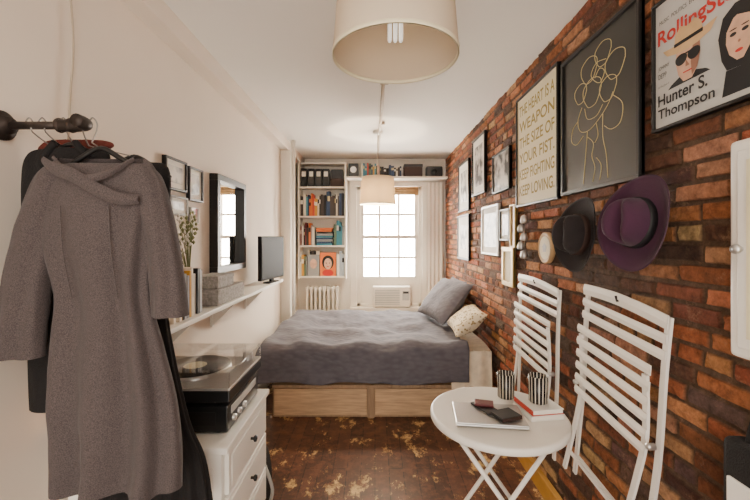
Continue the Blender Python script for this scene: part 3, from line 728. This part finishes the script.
# ------------------------------------------------------------ hats
def hat(name,pos,yaw,tilt,fm,bandm,br=.165,cr=.082,ch=.115,sx=1.18):
    B=MB(name)
    M=Matrix.Translation(pos)@Matrix.Rotation(yaw,4,'Z')@Matrix.Rotation(tilt,4,'Y')@Matrix.Rotation(-pi/2,4,'Y')
    def bend(x,y,z):
        r=math.hypot(x,y)
        k=max(0,(r-cr)/(br-cr))
        X=x*sx
        if k>0: z+= .038*k*k*(abs(y)/max(r,1e-6))**2 - .012*k*k*(x/max(r,1e-6))
        return (X,y,z)
    B.lathe([(cr,.004),(cr+.02,0),(br*.75,.0),(br*.93,.004),(br,.008),(br,.011),(br*.93,.007),(br*.75,.003),(cr+.02,.004),(cr,.008)],fm,64,M,fn=bend)
    def crown(x,y,z):
        t=z/ch
        X=x*sx
        if t>.25:
            q=(t-.25)/.75
            z-=.035*q*math.exp(-(y/.026)**2)*(1-.3*X/cr)
            s=1-.22*q*max(0,(X/cr))*math.exp(-((abs(y)-.05)/.03)**2)
            y*=s
        return (X,y,z)
    B.lathe([(cr,.002),(cr,.02),(cr*.98,.04),(cr*.95,.07),(cr*.90,.095),(cr*.82,.11),(cr*.68,.118),(cr*.5,.119),(cr*.3,.118),(cr*.12,.117),(0.001,.117)],fm,64,M,fn=crown)
    B.lathe([(cr+.001,.006),(cr+.0035,.008),(cr+.003,.034),(cr+.0,.036)],bandm,64,M,fn=lambda x,y,z:(x*sx,y,z))
    B.tube([(0,0,.0),(0,0,-.05)],.004,M_iron,6,M=M)
    B.done()
hat('black_fedora',(XR-.05,1.82,1.585),.08,.08,M_felt,M_brown,br=.155)
hat('purple_fedora',(XR-.06,1.40,1.625),.16,.12,M_purple,M_ink,br=.155,cr=.078)

# ------------------------------------------------------------ right edge: wall cabinet & bag
B=MB('white_wall_cabinet');B.T=basis('R',.60,1.06,1.24)
w,h=.46,.60
B.box(0,w,0,h,0,.045,M_lacq,.012);B.box(.03,w-.03,.03,h-.03,.045,.052,M_lacq,.004);B.box(.06,w-.06,.06,h-.06,.052,.055,M_cream,.001)
B.lathe([(0,.025),(.012,.022),(.014,.014),(.006,.0)],M_silver,20,Matrix.Translation((.045,h*.5,.052)));B.done()
B=MB('hanging_tote_bag');B.T=basis('R',.74,1.06,.62)
B.box(.0,.32,0,.40,.0,.07,M_blackcl,.02);B.tube(spl([(.05,.39,.04),(.08,.52,.03),(.16,.59,.02),(.24,.52,.03),(.27,.39,.04)],5),.008,M_blackcl,8);B.box(.03,.12,.05,.3,.07,.08,M_lacq,.003);B.done()

# ------------------------------------------------------------ lamps
def pend(name,x,y,z0,z1,r0,r1,bright):
    B=MB(name);T=Matrix.Translation((x,y,0))
    B.lathe([(r0,z0),(r1,z1),(r1-.003,z1),(r0-.003,z0),(r0,z0)],M_shade,64,T)
    B.lathe([(r0+.001,z0),(r0+.001,z0+.012),(r0-.004,z0+.012),(r0-.004,z0),(r0+.001,z0)],M_cream,64,T)
    for k in range(3):
        a=k*2*pi/3+.5;B.tube([(x,y,z1-.02),(x+(r1-.003)*math.cos(a),y+(r1-.003)*math.sin(a),z1-.02)],.003,M_white,6)
    B.lathe([(0,z1-.01),(.03,z1-.01),(.03,z1-.09),(0,z1-.09)],M_white,20,T)
    zb=z1-.09
    if not bright:
        for dx in (-.018,.0,.018):
            B.tube(spl([(x+dx,y-.012,zb),(x+dx,y-.012,zb-.11),(x+dx,y,zb-.125),(x+dx,y+.012,zb-.11),(x+dx,y+.012,zb)],4),.006,M_bulb0,8)
    else: B.lathe([(0,zb-.11),(.03,zb-.10),(.038,zb-.07),(.025,zb-.03),(.015,zb)],M_bulb,20,T)
    B.tube([(x,y,z1-.02),(x,y,ZC-.02)],.004,M_cable,6);B.lathe([(0,ZC-.03),(.05,ZC-.025),(.055,ZC-.0005)],M_white,24,T)
    B.done()
pend('drum_pendant_lamp',.065,1.2,2.145,2.42,.2,.178,False)
pend('drum_pendant_lamp',.03,4.15,1.94,2.24,.2,.178,True)
B=MB('ceiling_conduit');B.tube([(.075,1.4,ZC-.016),(.045,5.0,ZC-.016)],.014,M_cable,10)
for y in (1.8,2.8,3.8): B.box(.04,.10,y-.01,y+.01,ZC-.033,ZC-.0005,M_cable,.002)
B.done()
# ------------------------------------------------------------ clothes rail + clothes
PY=1.15;PZ=1.905
B=MB('pipe_clothes_rail')
B.lathe([(0,0),(.045,0),(.045,.01),(.028,.014),(.024,.035),(0,.035)],M_iron,28,Matrix.Translation((XL+.001,PY,PZ+.01))@Matrix.Rotation(pi/2,4,'Y'))
B.tube([(XL+.03,PY,PZ+.01),(-.93,PY,PZ+.01)],.012,M_iron,14)
B.tube(spl([(-.965,PY,PZ+.01),(-.92,PY,PZ+.01),(-.89,PY,PZ+.012),(-.878,PY-.02,PZ+.012),(-.878,PY-.05,PZ+.012)],5),.019,M_iron,16)
for x in (-.965,-.93): B.lathe([(.021,-.006),(.023,0),(.021,.006)],M_iron,20,Matrix.Translation((x,PY,PZ+.01))@Matrix.Rotation(pi/2,4,'Y'))
B.done()
def hook(B,x,y,dy=0):
    B.tube(spl([(x-.012,y,PZ+.005),(x-.012,y,PZ+.02),(x,y,PZ+.034),(x+.013,y,PZ+.015),(x+.01,y,PZ-.01),(x+.004,y+dy,PZ-.045)],4),.0022,M_steel,6)
def hanger(B,cx,y,zt,w,m_=M_black):
    B.tube(spl([(cx-w,y,zt-.07),(cx-w*.5,y,zt-.03),(cx,y,zt),(cx+w*.5,y,zt-.03),(cx+w,y,zt-.07)],5),.008,m_,8)
def loft(B,rings,mt,folds=7,amp=.01,seg=96,ph_=0,hem=0,sq=2.6,scoop=0,nz_=1,pw=1.4):
    P=spl([(r[0],r[1],r[2]) for r in rings],12);Q=spl([(r[3],r[4],0) for r in rings],12);n=len(P)
    vs=[]
    for i,(p,q) in enumerate(zip(P,Q)):
        t=i/(n-1)
        for j in range(seg):
            a=2*pi*j/seg;ca,sa=math.cos(a),math.sin(a)
            e=2/sq
            x=math.copysign(abs(ca)**e,ca)*q[0];y=math.copysign(abs(sa)**e,sa)*q[1]
            f=amp*t**pw*math.sin(folds*a+ph_+2*t+1.5*math.sin(2*a+3*t))
            nn=noise.noise(Vector((p[0]+x*5,p[2]*4+ph_,sa*2)))*.012*nz_
            nn+=noise.noise(Vector((x*12+p[2]*9,p[2]*14-x*10+ph_,sa*3)))*.006*nz_
            z=p[2]-(hem*(.5+.5*math.sin(5*a+ph_))*(t>.97))
            if scoop and sa<0: z-=scoop*abs(sa)**.6*max(0,1-t/.12)
            vs.append((p[0]+x+f*ca*.4,p[1]+y+f*sa+nn*sa,z))
    fs=[(i*seg+j,i*seg+(j+1)%seg,(i+1)*seg+(j+1)%seg,(i+1)*seg+j) for i in range(n-1) for j in range(seg)]
    B.add(vs,fs,mt,True)
B=MB('grey_wool_dress');cy=1.11
body=[(-.812,cy,1.808,.128,.022),(-.812,cy,1.788,.150,.032),(-.812,cy,1.752,.163,.045),(-.812,cy,1.652,.160,.054),(-.812,cy,1.535,.152,.056),(-.800,cy,1.40,.134,.044),(-.784,cy,1.25,.156,.054),(-.767,cy,1.095,.176,.060),(-.757,cy,.948,.180,.062),(-.757,cy,.84,.176,.062)]
loft(B,body,M_wool,7,.028,hem=.012,scoop=.06,pw=1.2)
loft(B,[(-.70,cy,1.785,.032,.03),(-.678,cy,1.74,.048,.042),(-.640,cy,1.60,.048,.045),(-.612,cy-.01,1.46,.050,.040),(-.595,cy-.02,1.345,.052,.038)],M_wool,4,.006,ph_=1,sq=2.2)
loft(B,[(-.925,cy,1.785,.032,.03),(-.948,cy,1.74,.053,.042),(-1.0,cy-.0,1.58,.062,.045),(-1.028,cy-.01,1.38,.068,.042),(-1.035,cy-.02,1.225,.074,.040)],M_wool,4,.008,ph_=2,sq=2.2)
def band(pts,wd,dy):
    P=spl(pts,8);n=len(P)-1
    def g(u,v):
        i=min(int(round(u*n)),n);p=P[i]
        return (p.x,p.y-dy-.008*math.sin(pi*v),p.z+(v-.5)*wd*(.6+.4*math.sin(pi*u)))
    B.grid(g,n,6,M_wool)
fy=cy-.066
band([(-.945,cy-.035,1.79),(-.90,fy+.012,1.765),(-.84,fy,1.745),(-.77,fy-.002,1.705),(-.71,fy+.002,1.68),(-.665,fy+.02,1.68)],.042,.006)
band([(-.925,cy-.028,1.80),(-.86,fy+.01,1.752),(-.80,fy+.0,1.735),(-.74,fy+.004,1.752),(-.69,cy-.028,1.80)],.024,.002)
for x0,x1 in ((-.88,-.865),(-.745,-.735)):
    B.tube(spl([(x0,fy+.004,1.66),(x0+.008,fy+.004,1.53),(x1+.01,fy+.014,1.40)],6),.0016,M_wool,5)
hook(B,-.865,PY,-.01);B.tube([(-.861,PY-.01,PZ-.045),(-.812,cy,1.835)],.002,M_steel,6);hanger(B,-.812,cy,1.835,.12)
B.done()
B=MB('black_dress')
loft(B,[(-.82,1.245,1.82,.09,.015),(-.82,1.245,1.77,.14,.022),(-.82,1.245,1.4,.12,.022),(-.78,1.245,1.0,.15,.026),(-.745,1.245,.84,.175,.03),(-.735,1.245,.69,.19,.034)],M_blackcl,13,.016,ph_=3,hem=.06)
hook(B,-.905,PY,.03);B.tube([(-.901,PY+.03,PZ-.045),(-.80,1.245,1.84)],.002,M_steel,6);hanger(B,-.80,1.245,1.84,.12);B.done()
B=MB('dark_blazer')
loft(B,[(-.97,1.20,1.855,.05,.012),(-.98,1.20,1.835,.13,.022),(-1.0,1.20,1.7,.13,.022),(-.995,1.20,1.3,.12,.022),(-.985,1.20,1.02,.12,.022)],M_blackcl,6,.004,ph_=2)
for s in (-1,1): B.tube(spl([(-.97+s*.03,1.175,1.87),(-.97+s*.07,1.172,1.80),(-.97,1.172,1.70)],5),[.012]*5+[.016]*3+[.008]*3,M_blackcl,8)
hook(B,-.955,PY,.04);hanger(B,-.97,1.20,1.87,.12);B.done()
B=MB('rust_cardigan')
loft(B,[(-1.0,1.262,1.90,.04,.01),(-1.0,1.262,1.885,.12,.016),(-1.03,1.262,1.80,.105,.016),(-1.03,1.262,1.4,.10,.016),(-1.03,1.262,1.2,.10,.016)],M_redcl,6,.003)
hook(B,-1.02,PY,.08);B.done()
B=MB('peach_blouse')
loft(B,[(-1.05,1.305,1.80,.07,.01),(-1.05,1.305,1.4,.09,.012),(-1.05,1.305,1.08,.09,.014),(-1.045,1.305,.90,.09,.016)],M_peach,5,.004,ph_=1)
hook(B,-1.06,PY,.1);B.done()
B=MB('hanging_cable');B.tube(spl([(XL+.012,1.40,ZC-.11),(XL+.012,1.395,2.55),(XL+.012,1.415,2.3),(XL+.012,1.40,2.1),(XL+.012,1.39,1.85),(XL+.012,1.40,1.6)],8),.0035,M_cable,6);B.done()

# ------------------------------------------------------------ lights / world / camera
def plight(name,loc,e,r,col):
    l=bpy.data.lights.new(name,'POINT');l.energy=e;l.shadow_soft_size=r;l.color=col
    o=bpy.data.objects.new(name,l);o.location=loc;sc.collection.objects.link(o)
plight('pendant_bulb_light',(.03,4.15,2.02),85,.04,(1,.84,.62))
w=bpy.data.worlds.new('World');sc.world=w;w.use_nodes=True;nt=w.node_tree;L=nt.links.new
bg_=nt.nodes['Background'];tc=nt.nodes.new('ShaderNodeTexCoord');sp=nt.nodes.new('ShaderNodeSeparateXYZ');L(tc.outputs['Generated'],sp.inputs[0])
mr=nt.nodes.new('ShaderNodeMapRange');mr.inputs['From Min'].default_value=-.1;mr.inputs['From Max'].default_value=.7;mr.inputs['To Min'].default_value=5.2;mr.inputs['To Max'].default_value=58
L(sp.outputs['Y'],mr.inputs['Value']);L(mr.outputs['Result'],bg_.inputs['Strength'])
bg_.inputs['Color'].default_value=(1,.92,.82,1)
cam=bpy.data.cameras.new('camera');co=bpy.data.objects.new('camera',cam);sc.collection.objects.link(co)
co.location=(0,0,1.57);co.rotation_euler=(pi/2,0,0);cam.lens=18;cam.sensor_width=36;cam.shift_y=-12/750;cam.clip_start=.05
sc.camera=co
